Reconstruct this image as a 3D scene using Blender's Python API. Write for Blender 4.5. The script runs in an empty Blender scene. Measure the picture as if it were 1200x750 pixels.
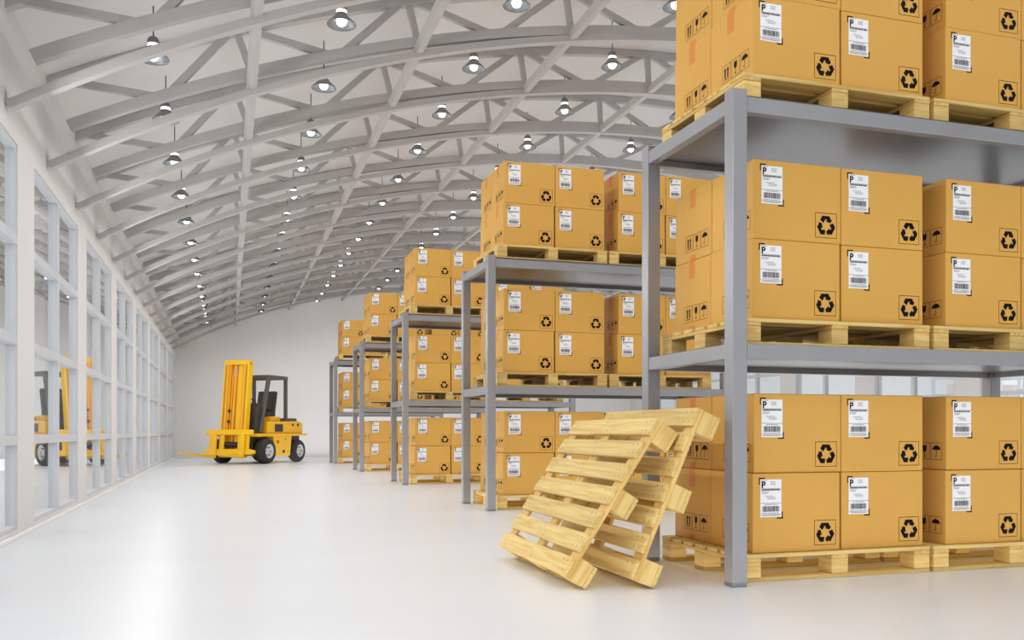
import bpy, bmesh, math, random
from math import sin, cos, tan, pi, radians, sqrt, asin, degrees
from mathutils import Vector, Matrix

random.seed(7)
scene = bpy.context.scene
COL = scene.collection

# ------------------------------------------------------------------ helpers
def lin(c):
    c = c / 255.0
    return c / 12.92 if c <= 0.04045 else ((c + 0.055) / 1.055) ** 2.4

def rgb(r, g, b):
    return (lin(r), lin(g), lin(b), 1.0)

def set_in(node, names, val):
    for n in names:
        if n in node.inputs:
            node.inputs[n].default_value = val
            return

def material(name, col, rough=0.5, metal=0.0, spec=0.5, noise=None, stretch=(1, 1, 1), var=0.06, rough_var=0.0, bump=0.0):
    m = bpy.data.materials.new(name)
    m.use_nodes = True
    nt = m.node_tree
    b = nt.nodes['Principled BSDF']
    b.inputs['Base Color'].default_value = col
    b.inputs['Roughness'].default_value = rough
    b.inputs['Metallic'].default_value = metal
    set_in(b, ['Specular IOR Level', 'Specular'], spec)
    if noise:
        tc = nt.nodes.new('ShaderNodeTexCoord')
        mp = nt.nodes.new('ShaderNodeMapping')
        mp.inputs['Scale'].default_value = stretch
        nz = nt.nodes.new('ShaderNodeTexNoise')
        nz.inputs['Scale'].default_value = noise
        nz.inputs['Detail'].default_value = 4
        nt.links.new(tc.outputs['Object'], mp.inputs['Vector'])
        nt.links.new(mp.outputs['Vector'], nz.inputs['Vector'])
        rmp = nt.nodes.new('ShaderNodeMapRange')
        rmp.inputs['From Min'].default_value = 0.3
        rmp.inputs['From Max'].default_value = 0.7
        rmp.inputs['To Min'].default_value = 1 - var
        rmp.inputs['To Max'].default_value = 1 + var
        nt.links.new(nz.outputs['Fac'], rmp.inputs['Value'])
        vm = nt.nodes.new('ShaderNodeVectorMath')
        vm.operation = 'SCALE'
        vm.inputs[0].default_value = col[:3]
        nt.links.new(rmp.outputs['Result'], vm.inputs['Scale'])
        nt.links.new(vm.outputs['Vector'], b.inputs['Base Color'])
        if rough_var:
            r2 = nt.nodes.new('ShaderNodeMapRange')
            r2.inputs['From Min'].default_value = 0.3
            r2.inputs['From Max'].default_value = 0.7
            r2.inputs['To Min'].default_value = rough - rough_var
            r2.inputs['To Max'].default_value = rough + rough_var
            nt.links.new(nz.outputs['Fac'], r2.inputs['Value'])
            nt.links.new(r2.outputs['Result'], b.inputs['Roughness'])
        if bump:
            bp = nt.nodes.new('ShaderNodeBump')
            bp.inputs['Strength'].default_value = bump
            bp.inputs['Distance'].default_value = 0.01
            nt.links.new(nz.outputs['Fac'], bp.inputs['Height'])
            nt.links.new(bp.outputs['Normal'], b.inputs['Normal'])
    return m

def emissive(name, col, strength):
    m = bpy.data.materials.new(name)
    m.use_nodes = True
    nt = m.node_tree
    b = nt.nodes['Principled BSDF']
    b.inputs['Base Color'].default_value = col
    set_in(b, ['Emission Color', 'Emission'], col)
    b.inputs['Emission Strength'].default_value = strength
    return m

def wood_material(name, c1, c2, along='X'):
    m = bpy.data.materials.new(name)
    m.use_nodes = True
    nt = m.node_tree
    b = nt.nodes['Principled BSDF']
    b.inputs['Roughness'].default_value = 0.6
    set_in(b, ['Specular IOR Level', 'Specular'], 0.25)
    tc = nt.nodes.new('ShaderNodeTexCoord')
    oi = nt.nodes.new('ShaderNodeObjectInfo')
    add = nt.nodes.new('ShaderNodeVectorMath'); add.operation = 'ADD'
    sc = nt.nodes.new('ShaderNodeVectorMath'); sc.operation = 'SCALE'
    sc.inputs[0].default_value = (7.3, 3.1, 5.7)
    nt.links.new(oi.outputs['Random'], sc.inputs['Scale'])
    nt.links.new(tc.outputs['Object'], add.inputs[0])
    nt.links.new(sc.outputs['Vector'], add.inputs[1])
    mp = nt.nodes.new('ShaderNodeMapping')
    mp.inputs['Scale'].default_value = (1.2, 22, 22) if along == 'X' else ((22, 1.2, 22) if along == 'Y' else (3, 2, 24))
    nt.links.new(add.outputs['Vector'], mp.inputs['Vector'])
    nz = nt.nodes.new('ShaderNodeTexNoise')
    nz.inputs['Scale'].default_value = 1.6
    nz.inputs['Detail'].default_value = 5
    nz.inputs['Distortion'].default_value = 0.6
    nt.links.new(mp.outputs['Vector'], nz.inputs['Vector'])
    cr = nt.nodes.new('ShaderNodeValToRGB')
    cr.color_ramp.elements[0].position = 0.32
    cr.color_ramp.elements[0].color = c2
    cr.color_ramp.elements[1].position = 0.62
    cr.color_ramp.elements[1].color = c1
    nt.links.new(nz.outputs['Fac'], cr.inputs['Fac'])
    hs = nt.nodes.new('ShaderNodeHueSaturation')
    mr = nt.nodes.new('ShaderNodeMapRange')
    mr.inputs['To Min'].default_value = 0.9
    mr.inputs['To Max'].default_value = 1.06
    nt.links.new(oi.outputs['Random'], mr.inputs['Value'])
    nt.links.new(mr.outputs['Result'], hs.inputs['Value'])
    nt.links.new(cr.outputs['Color'], hs.inputs['Color'])
    nt.links.new(hs.outputs['Color'], b.inputs['Base Color'])
    return m

class MB:
    """collects shapes into one mesh"""
    def __init__(self):
        self.v = []; self.f = []; self.m = []; self.mats = []; self.sm = []
    def slot(self, mat):
        if mat not in self.mats:
            self.mats.append(mat)
        return self.mats.index(mat)
    def add(self, verts, faces, mat, smooth=False):
        o = len(self.v); s = self.slot(mat)
        self.v += [tuple(p) for p in verts]
        for f in faces:
            self.f.append([i + o for i in f]); self.m.append(s); self.sm.append(smooth)
    def box(self, a, b, mat, M=None):
        x0, y0, z0 = a; x1, y1, z1 = b
        vs = [Vector(p) for p in ((x0,y0,z0),(x1,y0,z0),(x1,y1,z0),(x0,y1,z0),(x0,y0,z1),(x1,y0,z1),(x1,y1,z1),(x0,y1,z1))]
        if M is not None: vs = [M @ p for p in vs]
        self.add(vs, [(0,3,2,1),(4,5,6,7),(0,1,5,4),(1,2,6,5),(2,3,7,6),(3,0,4,7)], mat)
    def bbox(self, a, b, mat, bev=0.005, M=None, seg=1):
        bm = bmesh.new()
        x0, y0, z0 = a; x1, y1, z1 = b
        bmesh.ops.create_cube(bm, size=1)
        for v in bm.verts:
            v.co = Vector(((v.co.x+.5)*(x1-x0)+x0, (v.co.y+.5)*(y1-y0)+y0, (v.co.z+.5)*(z1-z0)+z0))
        bmesh.ops.bevel(bm, geom=list(bm.edges), offset=bev, segments=seg, affect='EDGES', profile=0.5)
        self.from_bm(bm, mat, M); bm.free()
    def from_bm(self, bm, mat, M=None, smooth=False):
        bm.verts.index_update()
        vs = [(M @ v.co) if M is not None else v.co.copy() for v in bm.verts]
        self.add(vs, [[v.index for v in f.verts] for f in bm.faces], mat, smooth)
    def prism(self, pts, axis, a, b, mat, M=None, bev=0.0):
        """pts 2D outline CCW, extruded along axis from a to b"""
        n = len(pts)
        def P(p, t):
            if axis == 'y': return Vector((p[0], t, p[1]))
            if axis == 'x': return Vector((t, p[0], p[1]))
            return Vector((p[0], p[1], t))
        vs = [P(p, a) for p in pts] + [P(p, b) for p in pts]
        fs = [tuple(range(n)), tuple(range(2*n-1, n-1, -1))] + [(i, i+n, (i+1) % n + n, (i+1) % n) for i in range(n)]
        bm = bmesh.new()
        bv = [bm.verts.new(p) for p in vs]
        for f in fs: bm.faces.new([bv[i] for i in f])
        bmesh.ops.recalc_face_normals(bm, faces=bm.faces)
        if bev: bmesh.ops.bevel(bm, geom=list(bm.edges), offset=bev, segments=1, affect='EDGES')
        self.from_bm(bm, mat, M); bm.free()
    def lathe(self, prof, n, mat, M=None, smooth=True):
        """prof list of (r, z) around z"""
        vs = []; fs = []
        for r, z in prof:
            for k in range(n):
                a = 2*pi*k/n
                p = Vector((r*cos(a), r*sin(a), z))
                vs.append(M @ p if M is not None else p)
        for i in range(len(prof)-1):
            for k in range(n):
                k2 = (k+1) % n
                fs.append((i*n+k, i*n+k2, (i+1)*n+k2, (i+1)*n+k))
        self.add(vs, fs, mat, smooth)
    def bar(self, p, q, w, h, mat, up=Vector((0, 0, 1)), bev=0.0):
        """rectangular bar from p to q; w across, h along up"""
        p = Vector(p); q = Vector(q); d = q - p; L = d.length; d.normalize()
        s = d.cross(up); s.normalize(); u = s.cross(d)
        M = Matrix(((d.x, s.x, u.x, p.x), (d.y, s.y, u.y, p.y), (d.z, s.z, u.z, p.z), (0, 0, 0, 1)))
        if bev: self.bbox((0, -w/2, -h/2), (L, w/2, h/2), mat, bev, M)
        else: self.box((0, -w/2, -h/2), (L, w/2, h/2), mat, M)
    def tube(self, p, q, r, mat, n=10):
        p = Vector(p); q = Vector(q); d = q - p
        rot = d.to_track_quat('Z', 'Y').to_matrix().to_4x4()
        M = Matrix.Translation(p) @ rot
        L = d.length
        self.lathe([(0.0001, 0), (r, 0), (r, L), (0.0001, L)], n, mat, M, smooth=False)
    def build(self, name, parent=None, link=True):
        me = bpy.data.meshes.new(name)
        me.from_pydata(self.v, [], self.f)
        for m in self.mats: me.materials.append(m)
        me.polygons.foreach_set('material_index', self.m)
        me.polygons.foreach_set('use_smooth', self.sm)
        me.update()
        o = bpy.data.objects.new(name, me)
        COL.objects.link(o)
        if parent is not None: o.parent = parent
        return o

def tag(o, label=None, cat=None, group=None, kind=None):
    if label: o['label'] = label
    if cat: o['category'] = cat
    if group: o['group'] = group
    if kind: o['kind'] = kind
    return o

def empty(name, loc=(0, 0, 0), rz=0.0):
    o = bpy.data.objects.new(name, None)
    COL.objects.link(o)
    o.location = loc; o.rotation_euler = (0, 0, rz)
    o.empty_display_size = 0.1
    return o

KIDS = {}
def reg(root):
    """remember children (two levels) of a prototype so it can be copied quickly"""
    KIDS[root.name] = [(c, [g for g in COL.objects if g.parent == c]) for c in [k for k in COL.objects if k.parent == root]]

USED = set()
def dup(proto, loc, rz=None, matrix=None):
    """first call hands out the prototype itself, later calls copy it with its parts"""
    key = proto.name
    if key not in USED:
        USED.add(key); r = proto
    else:
        r = proto.copy(); COL.objects.link(r)
        for c, gs in KIDS[key]:
            d = c.copy(); COL.objects.link(d); d.parent = r
            for g in gs:
                e = g.copy(); COL.objects.link(e); e.parent = d
    if matrix is not None:
        r.matrix_world = matrix
    else:
        r.location = loc
        if rz is not None: r.rotation_euler = (0, 0, rz)
    return r

ORD = ['first', 'second', 'third', 'fourth', 'fifth', 'sixth', 'seventh', 'eighth', 'ninth', 'tenth', 'eleventh',
       'twelfth', 'thirteenth', 'fourteenth', 'fifteenth', 'sixteenth', 'seventeenth', 'eighteenth', 'nineteenth', 'twentieth']

# ------------------------------------------------------------------ materials
M_wall = material('white_plaster', rgb(222, 219, 217), 0.75, noise=1.5, var=0.015)
M_endwall = material('white_end_wall', rgb(240, 238, 236), 0.75, noise=0.6, var=0.012)
M_glow_strip = material('white_glow_strip', rgb(248, 248, 247), 0.3, noise=2, var=0.01)  # bright white for the imitated light line at the left wall foot
M_ceil = material('ceiling_panel', rgb(214, 211, 208), 0.8, noise=0.8, var=0.02)
M_ground = material('outdoor_pavement', rgb(120, 116, 110), 0.8, noise=1.2, var=0.05)
M_frame = material('white_window_frame', rgb(206, 209, 213), 0.45, noise=3, var=0.01)
M_truss = material('grey_painted_steel', rgb(180, 177, 175), 0.55, noise=2.5, var=0.04)
M_rack = material('rack_steel', rgb(146, 146, 149), 0.36, metal=0.35, noise=3, var=0.05)
M_shelf = material('shelf_steel', rgb(112, 112, 114), 0.3, metal=0.6, noise=2, var=0.04)
M_card = material('cardboard', rgb(207, 158, 76), 0.55, spec=0.25, noise=2.0, var=0.03)
M_tape = material('packing_tape', rgb(206, 128, 44), 0.55, noise=9, var=0.03)
M_ink = material('black_ink', rgb(14, 12, 10), 0.6, spec=0.1, noise=20, var=0.05)
M_line = material('brown_print', rgb(96, 64, 26), 0.6, spec=0.1, noise=20, var=0.05)
M_paper = material('label_paper', rgb(232, 232, 234), 0.5, spec=0.2, noise=12, var=0.015)
M_grey_ink = material('grey_ink', rgb(120, 122, 128), 0.6, spec=0.1, noise=20, var=0.05)
M_wood = wood_material('pallet_wood', rgb(220, 194, 126), rgb(200, 164, 94))
M_wood_y = wood_material('pallet_wood_cross', rgb(222, 188, 118), rgb(200, 156, 86), 'Y')
M_block = wood_material('pallet_wood_block', rgb(226, 196, 126), rgb(206, 166, 94), 'B')
M_nail = material('nail_head', rgb(92, 72, 40), 0.5, noise=30, var=0.1)
M_yel = material('forklift_yellow', rgb(250, 196, 10), 0.35, noise=4, var=0.03)
M_yel2 = material('mast_yellow', rgb(244, 172, 8), 0.4, noise=4, var=0.04)
M_guard = material('guard_grey', rgb(92, 88, 80), 0.5, noise=6, var=0.05)
M_dark = material('dark_plastic', rgb(52, 50, 48), 0.5, noise=8, var=0.08)
M_seat = material('black_vinyl', rgb(58, 56, 55), 0.45, noise=14, var=0.08)
M_tyre = material('tyre_rubber', rgb(46, 45, 45), 0.75, noise=18, var=0.1)
M_rim = material('rim_silver', rgb(212, 212, 212), 0.35, metal=0.3, noise=8, var=0.04)
M_red = material('red_plastic', rgb(214, 40, 16), 0.4, noise=8, var=0.05)
M_black = material('black_steel', rgb(26, 25, 24), 0.45, noise=10, var=0.08)
M_lamp = material('lamp_grey_metal', rgb(128, 132, 134), 0.4, metal=0.6, noise=6, var=0.04)
M_cord = material('lamp_cord', rgb(88, 86, 84), 0.6, noise=10, var=0.05)
M_bulb = emissive('lit_bulb', (1.0, 0.985, 0.96, 1), 6.0)
M_ring = emissive('lit_glass_ring', (1.0, 1.0, 1.0, 1), 1.6)

# floor: pale polished concrete with faint streaks
M_floor = bpy.data.materials.new('polished_concrete')
M_floor.use_nodes = True
nt = M_floor.node_tree
b = nt.nodes['Principled BSDF']
tc = nt.nodes.new('ShaderNodeTexCoord')
mp = nt.nodes.new('ShaderNodeMapping'); mp.inputs['Scale'].default_value = (0.35, 1.3, 1)
nz = nt.nodes.new('ShaderNodeTexNoise'); nz.inputs['Scale'].default_value = 1.0; nz.inputs['Detail'].default_value = 5
nt.links.new(tc.outputs['Object'], mp.inputs['Vector']); nt.links.new(mp.outputs['Vector'], nz.inputs['Vector'])
cr = nt.nodes.new('ShaderNodeValToRGB')
cr.color_ramp.elements[0].position = 0.3; cr.color_ramp.elements[0].color = rgb(221, 223, 226)
cr.color_ramp.elements[1].position = 0.7; cr.color_ramp.elements[1].color = rgb(225, 227, 230)
nt.links.new(nz.outputs['Fac'], cr.inputs['Fac']); nt.links.new(cr.outputs['Color'], b.inputs['Base Color'])
rr = nt.nodes.new('ShaderNodeMapRange')
rr.inputs['From Min'].default_value = 0.3; rr.inputs['From Max'].default_value = 0.7
rr.inputs['To Min'].default_value = 0.31; rr.inputs['To Max'].default_value = 0.32
nt.links.new(nz.outputs['Fac'], rr.inputs['Value']); nt.links.new(rr.outputs['Result'], b.inputs['Roughness'])
set_in(b, ['Specular IOR Level', 'Specular'], 0.5)

# window glass: reflective, a little see-through
M_glass = bpy.data.materials.new('window_glass')
M_glass.use_nodes = True
nt = M_glass.node_tree
for n in list(nt.nodes):
    if n.type != 'OUTPUT_MATERIAL': nt.nodes.remove(n)
out = [n for n in nt.nodes if n.type == 'OUTPUT_MATERIAL'][0]
tr = nt.nodes.new('ShaderNodeBsdfTransparent'); tr.inputs['Color'].default_value = (0.95, 0.97, 0.98, 1)
gl = nt.nodes.new('ShaderNodeBsdfGlossy'); gl.inputs['Color'].default_value = (0.93, 0.94, 0.95, 1); gl.inputs['Roughness'].default_value = 0.0
mx = nt.nodes.new('ShaderNodeMixShader'); mx.inputs['Fac'].default_value = 0.62
lw_ = nt.nodes.new('ShaderNodeLayerWeight'); lw_.inputs['Blend'].default_value = 0.5
mr_ = nt.nodes.new('ShaderNodeMapRange')
mr_.inputs['From Min'].default_value = 0.25; mr_.inputs['From Max'].default_value = 0.78
mr_.inputs['To Min'].default_value = 0.15; mr_.inputs['To Max'].default_value = 0.76
nt.links.new(lw_.outputs['Facing'], mr_.inputs['Value']); nt.links.new(mr_.outputs['Result'], mx.inputs['Fac'])
nt.links.new(tr.outputs[0], mx.inputs[1]); nt.links.new(gl.outputs[0], mx.inputs[2]); nt.links.new(mx.outputs[0], out.inputs['Surface'])

# ------------------------------------------------------------------ the hall
XL, XR = -1.61, 14.05
YB, YF = 30.2, -5.0
CX = 0.5 * (XL + XR)
R0 = 15.7
Z0 = 5.355 - R0
RP = 17.5                     # underside of the truss's bottom chord
ZP = 5.405 - RP
RC = RP + 0.52                # ceiling skin
def arc(r, ph, z0=None):
    return (CX + r * sin(ph), (ZP if z0 is None else z0) + r * cos(ph))
def zceil(x):
    return ZP + sqrt(RC * RC - (x - CX) ** 2)
def ztie(x):
    return Z0 + sqrt(R0 * R0 - (x - CX) ** 2)

fl = MB(); fl.box((XL - 0.2, YF, -0.1), (XR + 0.2, YB + 0.2, 0), M_floor)
gr = MB(); gr.box((-40, -30, -0.16), (60, 70, -0.11), M_ground)
tag(gr.build('ground'), 'dark pavement outside, seen through the lower window panes', 'ground', kind='structure')
tag(fl.build('floor'), 'pale glossy concrete floor of the warehouse', 'floor', kind='structure')

# curved ceiling shell
PHW = asin((XR + 0.2 - CX) / RC)
cm = MB()
N = 64
inner = [arc(RC, -PHW + 2 * PHW * i / N) for i in range(N + 1)]
outer = [arc(RC + 0.08, -PHW + 2 * PHW * i / N) for i in range(N + 1)]
vs = []
for (p, q) in zip(inner, outer):
    vs += [(p[0], YF, p[1]), (p[0], YB + 0.2, p[1]), (q[0], YF, q[1]), (q[0], YB + 0.2, q[1])]
fs = []
for i in range(N):
    a = 4 * i; c = 4 * (i + 1)
    fs += [(a, c, c + 1, a + 1), (a + 2, a + 3, c + 3, c + 2), (a, a + 2, c + 2, c), (a + 1, c + 1, c + 3, a + 3)]
cm.add(vs, fs, M_ceil, True)
ceil = cm.build('ceiling')
tag(ceil, 'light grey barrel vaulted ceiling over the hall', 'ceiling', kind='structure')

# end wall with an arched top
xs = [XL - 0.2 + (XR - XL + 0.4) * i / 48 for i in range(49)]
pts = [(x, zceil(min(max(x, XL - 0.19), XR + 0.19)) ) for x in xs]
bw = MB(); bw.prism([(XL - 0.2, 0), (XR + 0.2, 0)] + pts[::-1], 'y', YB, YB + 0.2, M_endwall)
tag(bw.build('wall_back'), 'plain white end wall with arched top behind the forklift', 'wall', kind='structure')

# side walls with window bays
BAY, BW = 3.02, 2.37
WZ0, WZ1 = 0.06, 3.14
bays = []
k = -4
while True:
    y0 = 8.71 + BAY * k
    if y0 + BW > YB: break
    if y0 > YF: bays.append((y0, y0 + BW))
    k += 1
def side_wall(name, x0, x1, label):
    w = MB()
    zt = zceil(XL)
    ys = [YF] + [v for b_ in bays for v in b_] + [YB]
    for i in range(0, len(ys), 2):
        w.box((x0, ys[i], 0), (x1, ys[i + 1], zt), M_wall)
    for (a, c) in bays:
        w.box((x0, a, 0), (x1, c, WZ0), M_wall)
        w.box((x0, a, WZ1), (x1, c, zt), M_wall)
    return tag(w.build(name), label, 'wall', kind='structure')
side_wall('wall_left', XL - 0.2, XL, 'white wall on the left with tall multi-pane windows')
side_wall('wall_right', XR, XR + 0.2, 'white far right wall with tall windows behind the racks')

bb = MB(); bb.bbox((XL, YF, 0.0), (XL + 0.025, YB, 0.03), M_glow_strip, 0.004)  # strip added to imitate light glowing along the joint of wall and floor
tag(bb.build('glow_strip_left'), 'thin white strip standing in for the bright light line along the left wall foot', 'light strip', kind='structure')

def window(n, x_in, sgn, y0, y1, label):
    """sgn -1 for the left wall (outside towards -x)"""
    r = empty('window_%d' % n, (x_in, (y0 + y1) / 2, WZ0))
    tag(r, label, 'window', 'left wall windows' if sgn < 0 else 'right wall windows', 'structure')
    hw = (y1 - y0) / 2; H = WZ1 - WZ0
    f = MB()
    def bx(ya, yb, za, zb, da, db):
        xa, xb = sorted((sgn * da, sgn * db))
        f.box((xa, ya, za), (xb, yb, zb), M_frame)
    e = 0.002
    for (ya, yb) in ((-hw + e, -hw + 0.035), (hw - 0.035, hw - e)):
        bx(ya, yb, e, H - e, 0.012, 0.10)
    bx(-hw + 0.035, hw - 0.035, e, 0.035, 0.012, 0.10)
    bx(-hw + 0.035, hw - 0.035, H - 0.04, H - e, 0.012, 0.10)
    bx(-0.045, 0.045, 0.036, H - 0.041, 0.003, 0.10)           # mullion
    for i in range(3):
        zc = 0.715 + 0.80 * i
        bx(-hw + e, hw - e, zc - 0.037, zc + 0.037, 0.001, 0.095)
    fo = f.build('window_frame', r)
    g = MB(); xa, xb = sorted((sgn * 0.046, sgn * 0.054))
    g.box((xa, -hw + 0.02, 0.02), (xb, hw - 0.02, H - 0.02), M_glass)
    g.build('glass_pane', r)
nb = 1
vis = [b_ for b_ in bays if b_[0] > 4]
for i, (a, c) in enumerate(bays):
    if a > 4:
        w_ = vis.index((a, c))
        lab = 'white framed reflective window in the left wall, %s one from the camera' % ORD[w_]
    else:
        lab = 'white framed window in the left wall beside or behind the camera'
    window(nb, XL, -1, a, c, lab); nb += 1
for i, (a, c) in enumerate(bays):
    window(nb, XR, 1, a, c, 'white framed window in the far right wall, %s one from the end wall' % ORD[len(bays) - 1 - i]); nb += 1

# ------------------------------------------------------------------ roof trusses
DPH = radians(2.858)
def arc_beam(mb, ra, rb, y0, y1, p0, p1, n, mat, z0=None):
    vs = []; fs = []
    for i in range(n + 1):
        ph = p0 + (p1 - p0) * i / n
        a = arc(ra, ph, z0); c = arc(rb, ph, z0)
        vs += [(a[0], y0, a[1]), (a[0], y1, a[1]), (c[0], y1, c[1]), (c[0], y0, c[1])]
    for i in range(n):
        o = 4 * i; q = o + 4
        for j in range(4):
            j2 = (j + 1) % 4
            fs.append((o + j, o + j2, q + j2, q + j))
    fs += [(3, 2, 1, 0), (4 * n, 4 * n + 1, 4 * n + 2, 4 * n + 3)]
    mb.add(vs, fs, mat)

PHE = 9 * DPH + 0.002
PHA = asin((XR - 0.005 - CX) / (R0 + 0.0)) - 0.002
truss = empty('roof_truss')
m_ = MB(); arc_beam(m_, R0, R0 + 0.068, -0.045, 0.045, -PHA, PHA, 60, M_truss, Z0); m_.build('tie_arch', truss)
m_ = MB(); arc_beam(m_, RP, RP + 0.10, -0.04, 0.04, -PHE, PHE, 60, M_truss); m_.build('bottom_chord', truss)
PHU = PHE + 0.012
m_ = MB(); arc_beam(m_, RP + 0.43, RP + 0.515, -0.045, 0.045, -PHU, PHU, 60, M_truss); m_.build('top_chord', truss)
RB, RT = RP + 0.055, RP + 0.47
for j in range(-7, 8, 2):
    a = arc(RB + 0.02, j * DPH); c = arc(RT, j * DPH)
    m_ = MB(); m_.bar((a[0], 0, a[1]), (c[0], 0, c[1]), 0.05, 0.066, M_truss, up=Vector((1, 0, 0))); m_.build('vertical_strut', truss)
for j in range(-8, 10, 2):
    for s in (-1, 1):
        a = arc(RB, j * DPH + s * 0.003); c = arc(RT, (j + s) * DPH - s * 0.004)
        m_ = MB(); m_.bar((a[0], 0, a[1]), (c[0], 0, c[1]), 0.05, 0.068, M_truss, up=Vector((0.3, 0, 1))); m_.build('diagonal_brace', truss)
reg(truss)
TY0, TDY = 7.66, 1.63
tys = [TY0 + TDY * k for k in range(-2, 14)]
nT = len(tys)
for i, y in enumerate(tys):
    t = dup(truss, (0, y, 0))
    tag(t, 'grey arched steel roof truss spanning the hall, %s from the end wall' % ORD[nT - 1 - i], 'roof truss', 'arched roof trusses')

pur_lab = ['beside the left wall', 'second from the left wall', 'third from the left wall', 'fourth from the left wall', 'fifth from the left wall',
           'sixth from the left wall', 'seventh from the left wall', 'third from the right wall', 'second from the right wall', 'beside the right wall']
for i, j in enumerate(range(-9, 10, 2)):
    ph = j * DPH
    a = arc(RP, ph); a = (a[0], ztie(a[0]) + 0.010 + 0.055 * min(1, max(0, (abs(a[0] - CX) - 2) / 5)))
    p = MB()
    Mx = Matrix.Translation((a[0], 0, a[1])) @ Matrix.Rotation(ph, 4, 'Y')
    p.box((-0.036, 3.5, 0.0), (0.036, YB - 0.003, 0.09), M_truss, Mx)
    o = p.build('roof_purlin')
    tag(o, 'long straight grey roof purlin running lengthwise under the trusses, %s' % pur_lab[i], 'roof beam', 'lengthwise roof purlins')

# ------------------------------------------------------------------ pendant lamps
def make_lamp(rod):
    r = empty('pendant_lamp')
    n = 24
    m_ = MB(); m_.tube((0, 0, 0.155), (0, 0, 0.155 + rod), 0.006, M_cord, 8); m_.build('rod', r)
    m_ = MB(); m_.lathe([(0.001, 0.168), (0.02, 0.166), (0.036, 0.156), (0.048, 0.138), (0.052, 0.118), (0.052, 0.098), (0.001, 0.098)], n, M_lamp); m_.build('lamp_cap', r)
    m_ = MB(); m_.lathe([(0.049, 0.099), (0.049, 0.066)], n, M_ring); m_.build('glass_ring', r)
    m_ = MB(); m_.lathe([(0.053, 0.068), (0.056, 0.052), (0.085, 0.022), (0.13, -0.022), (0.137, -0.032), (0.134, -0.036), (0.126, -0.022), (0.082, 0.018), (0.052, 0.046), (0.046, 0.066), (0.053, 0.068)], n, M_lamp); m_.build('lamp_shade', r)
    m_ = MB()
    prof = [(0.02, 0.062)] + [(0.047 * cos(t), -0.002 + 0.047 * sin(t)) for t in [radians(60 - 15 * q) for q in range(0, 11)]]
    m_.lathe(prof + [(0.0005, -0.049)], 20, M_bulb); m_.build('bulb', r)
    reg(r)
    return r
cols = [(-8, 'leftmost'), (-6, 'second'), (-4, 'third'), (-2, 'fourth'), (0, 'fifth')]
lys = [TY0 + TDY * (k + 0.5) for k in range(-1, 14)]
spots = []
for ci, (j, cn) in enumerate(cols):
    ph = j * DPH
    x = arc(RP + 0.2, ph)[0]
    zb = ztie(x) + 0.14 + {-6: 0.06, -4: -0.02, -2: -0.085, 0: -0.07}.get(j, 0)
    if j == -8: x = -0.63; zb = 4.14
    rod = zceil(x) - zb - 0.15
    proto = make_lamp(rod)
    for li, y in enumerate(lys):
        L = dup(proto, (x, y, zb))
        spots.append((x, y, zb - 0.08))
        tag(L, 'lit cone pendant lamp, %s row from the left wall, %s from the end wall' % (cn if ci else 'first', ORD[len(lys) - 1 - li]), 'pendant lamp', 'pendant lamps in rows')

# ------------------------------------------------------------------ pallets
PW, PD, PH = 1.28, 1.0, 0.155
T = 0.022
def make_pallet():
    """origin at the middle of the front lower edge; x along the deck boards, y to the back"""
    r = empty('wooden_pallet')
    bw_ = 0.108; gap = (PD - 7 * bw_) / 6
    for i in range(7):
        y0 = i * (bw_ + gap)
        m_ = MB()
        m_.bbox((-PW / 2, -bw_ / 2, 0), (PW / 2, bw_ / 2, T), M_wood, 0.003)
        for sx in (-1, 0, 1):
            for dx in (-0.03, 0.03):
                for dy in (-0.028, 0.028):
                    if sx == 0 and dy * dx > 0: continue
                    m_.lathe([(0.0052, T + 0.0006), (0.0001, T + 0.0009)], 8, M_nail, Matrix.Translation((sx * (PW / 2 - 0.075) + dx, dy, 0)), False)
        o = m_.build('deck_board', r); o.location = (0, y0 + bw_ / 2, PH - T)
    hb = PH - 3 * T
    for sx in (-1, 0, 1):
        m_ = MB(); m_.bbox((-0.056, 0, 0), (0.056, PD, T), M_wood_y, 0.003)
        o = m_.build('stringer_board', r); o.location = (sx * (PW / 2 - 0.057), 0, PH - 2 * T)
    for iy in range(3):
        y0 = (0.001, (PD - 0.13) / 2, PD - 0.131)[iy]
        m_ = MB(); m_.bbox((-PW / 2, 0, 0), (PW / 2, 0.13, T), M_wood, 0.003)
        o = m_.build('bottom_board', r); o.location = (0, y0, 0)
        for sx in (-1, 0, 1):
            m_ = MB(); m_.bbox((-0.056, 0, 0), (0.056, 0.13, hb), M_block, 0.004)
            o = m_.build('block', r); o.location = (sx * (PW / 2 - 0.057), y0, T)
    reg(r)
    return r
pallet = make_pallet()

# ------------------------------------------------------------------ boxes
BX, BD, BH = 0.584, 0.464, 0.453
def text_tris(body, size):
    cu = bpy.data.curves.new('txt', 'FONT'); cu.body = body; cu.size = size; cu.align_x = 'LEFT'; cu.offset = size * 0.035
    ob = bpy.data.objects.new('txt', cu); COL.objects.link(ob)
    dg = bpy.context.evaluated_depsgraph_get()
    me = bpy.data.meshes.new_from_object(ob.evaluated_get(dg))
    v = [tuple(p.co) for p in me.vertices]; f = [tuple(p.vertices) for p in me.polygons]
    bpy.data.objects.remove(ob); bpy.data.curves.remove(cu); bpy.data.meshes.remove(me)
    return v, f

def frontrect(mb, x0, z0, x1, z1, y, mat):
    mb.add([(x0, y, z0), (x1, y, z0), (x1, y, z1), (x0, y, z1)], [(0, 1, 2, 3)], mat)

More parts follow.
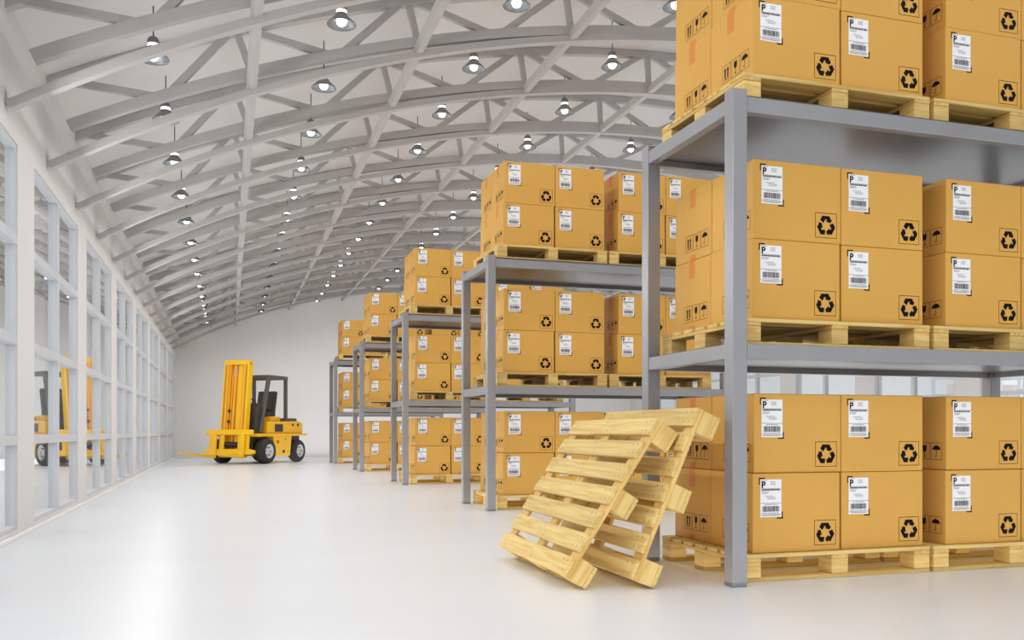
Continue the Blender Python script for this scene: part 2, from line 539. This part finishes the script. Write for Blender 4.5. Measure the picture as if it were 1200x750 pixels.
def recycle_faces(mb, cx, cz, s, y, mat):
    """three chasing folded arrows of a recycling mark, radius s, on a plane y"""
    # one arrow, the top one: a slab leaning up the left side, folding over the top, head pointing down the right side
    polys = [[(-0.69, 0.58), (-0.32, 0.28), (-0.05, 0.70), (-0.02, 1.0), (-0.44, 1.0)],
             [(-0.02, 1.0), (-0.05, 0.70), (0.10, 0.56), (0.0, 0.44), (0.50, 0.30), (0.72, 0.60), (0.58, 0.66), (0.40, 1.0)]]
    for k in range(3):
        a = radians(-120 * k)
        for p in polys:
            vs = []
            for (x, z) in p:
                vs.append((cx + (x * cos(a) - z * sin(a)) * s, y, cz + (x * sin(a) + z * cos(a)) * s))
            ar = sum(vs[i][0] * vs[(i + 1) % len(vs)][2] - vs[(i + 1) % len(vs)][0] * vs[i][2] for i in range(len(vs)))
            if ar < 0: vs = vs[::-1]
            mb.add(vs, [tuple(range(len(vs)))], mat)

def sidepoly(mb, pts, x, mat):
    """pts (u, z): u runs to the right as seen from -x, i.e. towards -y"""
    mb.add([(x, -u, z) for u, z in pts], [tuple(range(len(pts)))], mat)
def siderect(mb, u0, z0, u1, z1, x, mat):
    sidepoly(mb, [(u0, z0), (u1, z0), (u1, z1), (u0, z1)], x, mat)

def make_box():
    """origin at the bottom front-left corner"""
    r = MB()
    r.bbox((0, 0, 0), (BX, BD, BH), M_card, 0.006, seg=2)
    root = r.build('cardboard_box')
    # printed recycling mark in its square
    yq = -0.0006
    p = MB()
    x0, x1 = 0.408, 0.556; z0, z1 = 0.032, 0.178; w = 0.0035
    frontrect(p, x0, z0, x1, z0 + w, yq, M_line); frontrect(p, x0, z1 - w, x1, z1, yq, M_line)
    frontrect(p, x0, z0 + w, x0 + w, z1 - w, yq, M_line); frontrect(p, x1 - w, z0 + w, x1, z1 - w, yq, M_line)
    recycle_faces(p, (x0 + x1) / 2, (z0 + z1) / 2 - 0.002, 0.058, yq, M_ink)
    p.build('recycling_mark', root)
    # handling pictograms on the left side
    s = MB(); xq = -0.0006
    fw, fh, g = 0.093, 0.105, 0.006
    zb = 0.062
    for i in range(3):
        u0 = -0.325 + i * (fw + g); u1 = u0 + fw
        w = 0.003
        siderect(s, u0, zb, u1, zb + w, xq, M_line); siderect(s, u0, zb + fh - w, u1, zb + fh, xq, M_line)
        siderect(s, u0, zb + w, u0 + w, zb + fh - w, xq, M_line); siderect(s, u1 - w, zb + w, u1, zb + fh - w, xq, M_line)
        uc = (u0 + u1) / 2
        if i == 0:      # this way up: two upright arrows on a bar
            siderect(s, uc - 0.026, zb + 0.016, uc + 0.026, zb + 0.021, xq, M_ink)
            for q in (-1, 1):
                c = uc + q * 0.015
                siderect(s, c - 0.007, zb + 0.026, c + 0.007, zb + 0.072, xq, M_ink)
                sidepoly(s, [(c - 0.013, zb + 0.070), (c + 0.013, zb + 0.070), (c, zb + 0.090)], xq, M_ink)
        elif i == 1:    # glass
            sidepoly(s, [(uc - 0.010, zb + 0.048), (uc + 0.010, zb + 0.048), (uc + 0.017, zb + 0.062), (uc + 0.016, zb + 0.090), (uc + 0.004, zb + 0.090), (uc + 0.001, zb + 0.080), (uc - 0.004, zb + 0.090), (uc - 0.016, zb + 0.090), (uc - 0.017, zb + 0.062)], xq, M_ink)
            siderect(s, uc - 0.0025, zb + 0.020, uc + 0.0025, zb + 0.048, xq, M_ink)
            sidepoly(s, [(uc - 0.012, zb + 0.015), (uc + 0.012, zb + 0.015), (uc + 0.004, zb + 0.022), (uc - 0.004, zb + 0.022)], xq, M_ink)
        else:           # umbrella
            can = [(uc - 0.035, zb + 0.055)] + [(uc + 0.035 * cos(t), zb + 0.055 + 0.030 * sin(t)) for t in [pi - pi * q / 12 for q in range(0, 13)]]
            can = [(uc + 0.035 * cos(pi * q / 12), zb + 0.058 + 0.030 * sin(pi * q / 12)) for q in range(13)]
            sidepoly(s, can + [(uc - 0.0235, zb + 0.063), (uc - 0.012, zb + 0.058), (uc, zb + 0.063), (uc + 0.012, zb + 0.058), (uc + 0.0235, zb + 0.063)], xq, M_ink)
            siderect(s, uc - 0.002, zb + 0.020, uc + 0.002, zb + 0.094, xq, M_ink)
            siderect(s, uc - 0.014, zb + 0.016, uc + 0.002, zb + 0.020, xq, M_ink)
            siderect(s, uc - 0.014, zb + 0.020, uc - 0.0105, zb + 0.029, xq, M_ink)
    s.build('handling_marks', root)
    # shipping label
    L = MB()
    lx0, lx1 = 0.050, 0.188; lz1 = BH - 0.034; lz0 = lz1 - 0.215
    L.box((lx0, -0.0010, lz0), (lx1, -0.0002, lz1), M_paper)
    yl = -0.0016
    lw = lx1 - lx0
    v, f = text_tris('P', 0.052)
    L.add([(lx0 + 0.006 + p_[0] * 1.0, yl, lz1 - 0.048 + p_[1]) for p_ in v], f, M_ink)
    def row(xa, xb, z, h, mat, rnd, seg=0.008):
        x = lx0 + xa
        while x < lx0 + xb:
            w_ = rnd.uniform(0.5, 1.4) * seg
            frontrect(L, x, lz1 - z - h, min(x + w_, lx0 + xb), lz1 - z, yl, mat)
            x += w_ + seg * 0.35
    rn = random.Random(3)
    row(0.006, 0.045, 0.004, 0.0035, M_grey_ink, rn)
    row(0.066, 0.098, 0.012, 0.0035, M_grey_ink, rn); row(0.066, 0.098, 0.020, 0.0035, M_grey_ink, rn); row(0.066, 0.098, 0.028, 0.0035, M_grey_ink, rn)
    frontrect(L, lx0 + 0.004, lz1 - 0.0535, lx1 - 0.004, lz1 - 0.0515, yl, M_grey_ink)
    row(0.008, lw - 0.008, 0.055, 0.009, M_ink, rn, 0.007)
    row(0.010, 0.055, 0.070, 0.0035, M_grey_ink, rn); row(0.010, 0.050, 0.077, 0.0035, M_grey_ink, rn)
    row(0.030, 0.085, 0.094, 0.0035, M_grey_ink, rn); row(0.042, 0.100, 0.102, 0.0035, M_grey_ink, rn); row(0.048, 0.100, 0.110, 0.0035, M_grey_ink, rn)
    frontrect(L, lx0, lz1 - 0.137, lx1, lz1 - 0.1345, yl, M_grey_ink)
    row(0.030, lw - 0.030, 0.141, 0.004, M_grey_ink, rn)
    x = lx0 + 0.014
    while x < lx1 - 0.014:
        w_ = rn.choice((0.0018, 0.0028, 0.0045))
        frontrect(L, x, lz1 - 0.184, x + w_, lz1 - 0.152, yl, M_ink)
        x += w_ + rn.choice((0.0012, 0.002, 0.003))
    row(0.014, lw - 0.014, 0.190, 0.0035, M_grey_ink, rn)
    frontrect(L, lx0, lz1 - 0.2, lx1, lz1 - 0.1975, yl, M_grey_ink)
    row(0.012, lw - 0.012, 0.203, 0.005, M_grey_ink, rn)
    L.build('shipping_label', root)
    c = MB()
    t_, a = 0.007, 0.040
    X0, Z1 = lx0 - 0.010, lz1 + 0.010
    frontrect(c, X0, Z1 - t_, X0 + a, Z1, yq, M_ink); frontrect(c, X0, Z1 - a, X0 + t_, Z1 - t_, yq, M_ink)
    c.build('corner_mark', root); c = MB()
    X1, Zb = lx1 + 0.010, lz0 - 0.010
    frontrect(c, X1 - a, Zb, X1, Zb + t_, yq, M_ink); frontrect(c, X1 - t_, Zb + t_, X1, Zb + a, yq, M_ink)
    c.build('corner_mark', root)
    # packing tape over the middle seam
    tp = MB()
    ya, yb = BD / 2 - 0.036, BD / 2 + 0.036; e = 0.0012
    q0, q1 = 0.0002, e
    tp.prism([(-q1, BH - 0.115), (-q0, BH - 0.115), (-q0, BH + q0), (BX + q0, BH + q0), (BX + q0, BH - 0.115), (BX + q1, BH - 0.115), (BX + q1, BH + q1), (-q1, BH + q1)], 'y', ya, yb, M_tape)
    tp.build('packing_tape', root)
    tp = MB(); tp.box((-q1, ya, 0.004), (-q0, yb, 0.036), M_tape); tp.build('lower_tape', root)
    reg(root)
    return root
box_proto = make_box()

# ------------------------------------------------------------------ racks
RX0, RX1, RD = 2.607, 5.515, 1.13
PT = 0.09
ZM, ZT = 1.33, 2.705
def make_rack():
    r = empty('storage_rack')
    W = RX1 - RX0
    for (x, y) in ((0, 0), (W - PT, 0), (0, RD - PT), (W - PT, RD - PT)):
        m_ = MB(); m_.bbox((x, y, 0), (x + PT, y + PT, 2.715), M_rack, 0.004); m_.build('post', r)
    for (zt, bh) in ((ZM - 0.002, 0.082), (ZT - 0.03, 0.082)):
        for y in (0.006, RD - 0.066):
            m_ = MB(); m_.bbox((PT, y, zt - bh), (W - PT, y + 0.06, zt), M_rack, 0.003); m_.build('long_beam', r)
        for x in (0.006, W - 0.066):
            m_ = MB(); m_.bbox((x, PT, zt - bh), (x + 0.06, RD - PT, zt), M_rack, 0.003); m_.build('side_beam', r)
        top = ZM if zt < 2 else ZT
        m_ = MB(); m_.box((0.066, 0.066, zt - 0.045), (W - 0.066, RD - 0.066, top), M_shelf); m_.build('shelf_panel', r)
    reg(r)
    return r
rack = make_rack()
RY0, RDY = 4.30, 4.85
rack_names = ['nearest rack', 'second rack from camera', 'middle rack', 'fourth rack from camera', 'farthest rack']
rack_desc = ['grey steel storage rack nearest the camera, leaning pallets against its left end',
             'grey steel two-shelf storage rack standing just behind the nearest rack',
             'grey steel two-shelf storage rack in the middle of the row of five',
             'grey steel two-shelf storage rack second from the far end of the row',
             'grey steel storage rack at the far end of the row, nearest the forklift']
levels = [(0.0, 'on the floor'), (ZM + 0.001, 'on middle shelf'), (ZT + 0.001, 'on top shelf')]
px = [2.75 + PW / 2, 4.06 + PW / 2]
bx0 = [2.838, 4.186]
rj = random.Random(11)
for k in range(5):
    y0 = RY0 + RDY * k
    tag(dup(rack, (RX0, y0, 0)), rack_desc[k], 'rack', 'pallet racks in a row')
    for lz, ln in levels:
        for pi_, side in enumerate(('left', 'right')):
            py = y0 + 0.122
            tag(dup(pallet, (px[pi_], py, lz)), 'wooden pallet under boxes, %s pallet %s of the %s' % (side, ln, rack_names[k]), 'pallet', 'pallets loaded with boxes')
            for lay, lname in enumerate(('lower', 'upper')):
                for (cx_, cy_) in ((0, 0), (1, 0), (0, 1)):
                    X = bx0[pi_] + cx_ * (BX + 0.004)
                    Y = py + 0.038 + cy_ * (BD + 0.006)
                    if cx_ == 0 and lay == 0 and cy_ == 0: X -= 0.014; Y -= 0.010
                    if cx_ == 0 and lay == 0 and cy_ == 1: X -= 0.006
                    Z = lz + PH + 0.0005 + lay * (BH + 0.0018)
                    pos = ('back left' if cy_ else ('front left' if cx_ == 0 else 'front right'))
                    tag(dup(box_proto, (X, Y, Z)), 'cardboard box, %s of %s layer, %s pallet %s, %s' % (pos, lname, side, ln, rack_names[k]), 'box', 'boxes stacked on pallets')

# two spare pallets leaning on the first rack
def lean(X, Y, phi, yaw, label):
    y = Vector((cos(phi) * cos(yaw), cos(phi) * sin(yaw), sin(phi)))
    x = Vector((sin(yaw), -cos(yaw), 0)); z = x.cross(y)
    M = Matrix(((x.x, y.x, z.x, X), (x.y, y.y, z.y, Y), (x.z, y.z, z.z, 0.001), (0, 0, 0, 1)))
    tag(dup(pallet, None, matrix=M), label, 'pallet', 'empty pallets leaning at the rack')
lean(1.830, 5.112, 0.989, -0.020, 'empty wooden pallet tilted on the floor in front, resting against the other leaning pallet')
lean(2.189, 5.026, 1.158, -0.012, 'empty wooden pallet leaning against the post of the nearest rack, behind the other leaning pallet')

# ------------------------------------------------------------------ forklift
FK = empty('forklift', (0.377, 24.63, 0), radians(234.5))
tag(FK, 'yellow forklift truck with raised mast column and grey overhead guard parked by the end wall', 'forklift')
WB, TW = 1.62, 1.36
# chassis with wheel arches (profile in x-z, extruded across)
b_ = MB()
prof = [(0.42, 0.30), (0.42, 0.72), (0.40, 0.78), (-1.98, 0.78), (-1.98, 0.70), (-1.93, 0.70), (-1.30, 0.70), (-1.24, 0.20), (-0.50, 0.20), (-0.38, 0.70), (0.30, 0.70), (0.34, 0.30)]
b_.prism([(0.36, 0.70), (0.36, 0.78), (-2.02, 0.78), (-2.02, 0.72)][::-1], 'y', -0.68, 0.68, M_yel, bev=0.012)
b_.prism([(-0.50, 0.18), (-0.36, 0.72), (-1.26, 0.72), (-1.18, 0.18)][::-1], 'y', -0.66, 0.66, M_yel, bev=0.015)
b_.build('chassis', FK)
b_ = MB(); b_.bbox((-2.0, -0.45, 0.26), (0.30, 0.45, 0.72), M_dark, 0.02); b_.build('underframe', FK)
b_ = MB(); b_.prism([(-0.18, 0.78), (-0.22, 1.10), (-1.80, 1.12), (-1.92, 1.06), (-1.92, 0.78)], 'y', -0.60, 0.60, M_yel, bev=0.025)
b_.build('body', FK)
b_ = MB(); b_.bbox((-0.90, 0.600, 0.83), (-0.52, 0.612, 1.03), M_dark, 0.004); b_.build('side_vent', FK)
for x in (-1.40, -1.66):
    b_ = MB(); b_.bbox((x - 0.04, 0.600, 0.98), (x + 0.04, 0.610, 1.05), M_black, 0.003); b_.build('side_slot', FK)
b_ = MB(); b_.bbox((-0.62, 0.660, 0.52), (-0.52, 0.672, 0.60), M_red, 0.006); b_.build('red_marker', FK)
b_ = MB(); b_.bbox((-0.90, 0.660, 0.26), (-0.80, 0.670, 0.34), M_black, 0.004); b_.build('step_hole', FK)
b_ = MB(); b_.bbox((-0.96, 0.660, 0.60), (-0.92, 0.667, 0.64), M_black, 0.003); b_.build('bolt', FK)
b_ = MB(); b_.bbox((-1.78, -0.50, 1.112), (-1.30, 0.50, 1.20), M_guard, 0.02); b_.build('engine_cover', FK)
b_ = MB(); b_.bbox((-1.12, -0.40, 1.10), (-0.66, 0.40, 1.24), M_yel, 0.03); b_.build('seat_base', FK)
# seat
st = MB()
st.bbox((-1.08, -0.27, 1.24), (-0.62, 0.27, 1.36), M_seat, 0.03, seg=2)
st.build('seat', FK)
st = MB()
Mt = Matrix.Translation((-1.00, 0, 1.34)) @ Matrix.Rotation(radians(-12), 4, 'Y')
st.bbox((-0.06, -0.28, 0.0), (0.06, 0.28, 0.60), M_seat, 0.035, Mt, 2)
st.bbox((0.05, -0.20, 0.06), (0.085, 0.20, 0.50), M_seat, 0.015, Mt, 1)
st.build('seat_backrest', FK)
# cowl and steering wheel
c_ = MB()
c_.prism([(-0.05, 0.79), (0.22, 0.79), (0.20, 1.36), (0.06, 1.58), (-0.04, 1.52), (-0.12, 1.16)], 'y', -0.52, 0.52, M_dark, bev=0.02)
c_.build('dashboard_cowl', FK)
sw = MB()
Ms = Matrix.Translation((-0.25, 0.0, 1.62)) @ Matrix.Rotation(radians(-35), 4, 'Y')
tor = []
for i in range(25):
    t = 2 * pi * i / 24
    tor.append((0.17 + 0.016 * cos(t), 0.016 * sin(t)))
sw.lathe(tor, 24, M_black, Ms)
for a in (0, 2.1, 4.2):
    sw.tube(Ms @ Vector((0, 0, 0)), Ms @ Vector((0.165 * cos(a), 0.165 * sin(a), 0)), 0.011, M_black, 8)
sw.tube(Ms @ Vector((0, 0, 0)), Vector((-0.06, 0, 1.36)), 0.02, M_black, 8)
sw.build('steering_wheel', FK)
# overhead guard
for s in (-1, 1):
    g = MB(); g.bar((0.06, s * 0.52, 0.80), (-0.40, s * 0.50, 2.28), 0.08, 0.11, M_guard, up=Vector((1, 0, 0.2)), bev=0.008); g.build('guard_front_leg', FK)
    g = MB(); g.bar((-1.20, s * 0.50, 1.10), (-1.20, s * 0.50, 2.27), 0.08, 0.09, M_guard, up=Vector((1, 0, 0)), bev=0.008); g.build('guard_rear_leg', FK)
g = MB()
for s in (-1, 1): g.bbox((-1.26, s * 0.50 - 0.04, 2.24), (-0.33, s * 0.50 + 0.04, 2.33), M_guard, 0.01)
g.bbox((-1.26, -0.46, 2.24), (-1.18, 0.46, 2.33), M_guard, 0.01)
g.bbox((-0.41, -0.46, 2.24), (-0.33, 0.46, 2.33), M_guard, 0.01)
for i in range(5):
    x = -1.08 + 0.15 * i
    g.bbox((x, -0.46, 2.27), (x + 0.04, 0.46, 2.32), M_guard, 0.005)
g.build('guard_roof', FK)
# wheels
def wheel(x, y, s, r, w):
    t = MB()
    Mw = Matrix.Translation((x, y, r)) @ Matrix.Rotation(-s * pi / 2, 4, 'X')
    ri = r * 0.56
    t.lathe([(ri, -w / 2), (r * 0.9, -w / 2), (r * 0.98, -w * 0.38), (r, -w * 0.2), (r, w * 0.2), (r * 0.98, w * 0.38), (r * 0.9, w / 2), (r * 0.72, w / 2 + 0.008), (ri, w / 2)], 36, M_tyre, Mw)
    o = t.build('tyre', FK)
    h = MB()
    h.lathe([(0.0005, w * 0.30), (0.05, w * 0.32), (0.07, w * 0.38), (0.075, w * 0.30), (ri * 0.8, w * 0.26), (ri * 0.93, w * 0.42), (ri * 1.03, w / 2 + 0.006), (ri * 1.03, -w / 2)], 32, M_rim, Mw)
    for q in range(6):
        a = q * pi / 3
        h.lathe([(0.0005, w * 0.36), (0.016, w * 0.36), (0.016, w * 0.27)], 8, M_dark, Mw @ Matrix.Translation((0.115 * cos(a), 0.115 * sin(a), 0)), False)
    h.build('wheel_rim', o)
for s in (-1, 1):
    wheel(0.0, s * (TW / 2 - 0.03), s, 0.325, 0.26)
    wheel(-WB, s * (TW / 2 - 0.10), s, 0.305, 0.23)
# mast, carriage and forks tilted back together
A = Matrix.Translation((0.40, 0, 0.30)) @ Matrix.Rotation(radians(-6.5), 4, 'Y') @ Matrix.Translation((0, 0, -0.30))
for s in (-1, 1):
    m_ = MB()
    y = s * 0.33
    m_.bbox((-0.02, y - 0.05, 0.18), (0.16, y + 0.05, 2.62), M_yel, 0.008, A)
    m_.bbox((0.13, y - s * 0.05 - 0.055, 0.18), (0.16, y - s * 0.05 + 0.055, 2.62), M_yel2, 0.004, A)
    m_.build('mast_outer_rail', FK)
    m_ = MB()
    y = s * 0.205
    m_.bbox((0.01, y - 0.035, 0.20), (0.13, y + 0.035, 2.66), M_yel2, 0.006, A)
    m_.build('mast_inner_rail', FK)
m_ = MB()
for z in (0.95, 1.62, 2.10): m_.bbox((0.00, -0.28, z), (0.05, 0.28, z + 0.06), M_yel2, 0.006, A)
m_.bbox((-0.01, -0.38, 2.56), (0.17, 0.38, 2.68), M_yel, 0.01, A)
m_.bbox((-0.01, -0.38, 0.16), (0.15, 0.38, 0.24), M_yel, 0.01, A)
m_.build('mast_crossbar', FK)
m_ = MB(); m_.bbox((0.03, -0.09, 0.24), (0.11, -0.01, 2.56), M_yel2, 0.01, A); m_.bbox((0.03, 0.055, 0.24), (0.11, 0.165, 2.56), M_yel, 0.006, A)
m_.build('mast_centre_plate', FK)
for s in (-0.13, 0.04):
    m_ = MB(); m_.tube(A @ Vector((0.09, s, 0.24)), A @ Vector((0.09, s, 2.30)), 0.022, M_yel2, 12)
    m_.build('lift_cylinder', FK)
for z in (1.08, 1.36):
    m_ = MB(); m_.tube(A @ Vector((0.12, -0.15, z)), A @ Vector((0.15, -0.15, z)), 0.04, M_black, 12); m_.build('mast_roller', FK)
m_ = MB()
m_.bbox((0.17, -0.66, 0.72), (0.26, 0.66, 0.86), M_yel, 0.012, A)
m_.bbox((0.17, -0.66, 0.22), (0.26, 0.66, 0.36), M_yel, 0.012, A)
for y in (-0.56, -0.18 - 0.05, 0.30, 0.50): m_.bbox((0.18, y - 0.06, 0.34), (0.245, y + 0.06, 0.74), M_yel, 0.01, A)
for (y, z) in ((-0.70, 0.79), (-0.70, 0.29), (0.70, 0.29)):
    m_.bbox((0.18, y - 0.06, z - 0.05), (0.25, y + 0.06, z + 0.05), M_yel, 0.02, A)
m_.build('fork_carriage', FK)
m_ = MB(); m_.tube(A @ Vector((0.16, -0.22, 0.48)), A @ Vector((0.16, 0.26, 0.48)), 0.075, M_black, 16); m_.build('tilt_cylinder', FK)
for y in (-0.42, 0.42):
    m_ = MB()
    Mf = A @ Matrix.Translation((0, y, 0))
    m_.prism([(0.26, 0.74), (0.26, 0.12), (1.62, 0.12), (1.62, 0.145), (0.38, 0.19), (0.32, 0.24), (0.32, 0.74)], 'y', -0.06, 0.06, M_yel, Mf, bev=0.004)
    m_.build('fork', FK)

# ------------------------------------------------------------------ light
w = bpy.data.worlds.new('sky'); scene.world = w; w.use_nodes = True
nt = w.node_tree
bg = nt.nodes['Background']
bg.inputs['Color'].default_value = (0.93, 0.96, 1.0, 1)
bg.inputs['Strength'].default_value = 0.85

def area(name, loc, rot, sx, sy, power, col=(1, 1, 1)):
    l = bpy.data.lights.new(name, 'AREA'); l.shape = 'RECTANGLE'; l.size = sx; l.size_y = sy; l.energy = power; l.color = col
    o = bpy.data.objects.new(name, l); COL.objects.link(o); o.location = loc; o.rotation_euler = rot
    return o
# added fill lamp outside the hall end left open behind the camera
area('rear_fill', (4.5, YF - 0.2, 2.6), (radians(90), 0, 0), 14.0, 5.0, 45, (1.0, 0.99, 0.98))
# added broad uplight imitating bounce from the bright floor up to the vault
area('floor_bounce_fill', (CX + 1.3, 13.0, 0.02), (pi, 0, 0), 12.6, 34.0, 830, (0.97, 0.985, 1.0))
# daylight entering through the left windows
area('daylight_left', (XL - 0.9, 13.0, 2.0), (0, radians(-90), 0), 3.8, 36, 420, (1.0, 0.99, 0.97))
area('left_wall_fill', (XL + 0.24, 9.0, 3.15), (0, radians(-78), 0), 0.12, 28, 270, (1.0, 0.99, 0.97))  # added unseen fill lamp along the left wall, brightens the boxes' left faces
lamp_e = 29
for (x, y, z) in spots + [(x_, y_, z_) for (x_, z_) in sorted({(q[0], q[2]) for q in spots}) for y_ in (-2.9, -1.3, 0.33, 1.96, 3.6, 5.2)]:
    if y > 28.5: continue
    l = bpy.data.lights.new('lamp_light', 'SPOT'); l.energy = lamp_e * (0.9 if y > 26 else 1.0) * (0.5 if x < 0 else 1.0) * (0.75 if y < 5.5 else 1.0); l.spot_size = radians(160); l.spot_blend = 0.7; l.shadow_soft_size = 0.14; l.color = (0.96, 0.98, 1.0)
    o = bpy.data.objects.new('lamp_light', l); COL.objects.link(o); o.location = (x, y, z - 0.06)

# ------------------------------------------------------------------ camera
th = math.atan(332 / 1056.0)
cam = bpy.data.cameras.new('camera'); co = bpy.data.objects.new('camera', cam); COL.objects.link(co)
co.location = (0, 0, 0.85); co.rotation_euler = (pi / 2, 0, -th)
cam.sensor_width = 36; cam.lens = 36 * 1056 / 1200.0; cam.shift_y = 130 / 1200.0
cam.clip_start = 0.05; cam.clip_end = 200
scene.camera = co
scene.view_settings.view_transform = 'Standard'
scene.view_settings.look = 'None'
scene.view_settings.exposure = 0.0
try:
    scene.cycles.use_denoising = True
    scene.cycles.max_bounces = 8
    scene.cycles.diffuse_bounces = 5
    scene.cycles.glossy_bounces = 4
    scene.cycles.transparent_max_bounces = 8
    scene.cycles.sample_clamp_indirect = 6
except Exception:
    pass
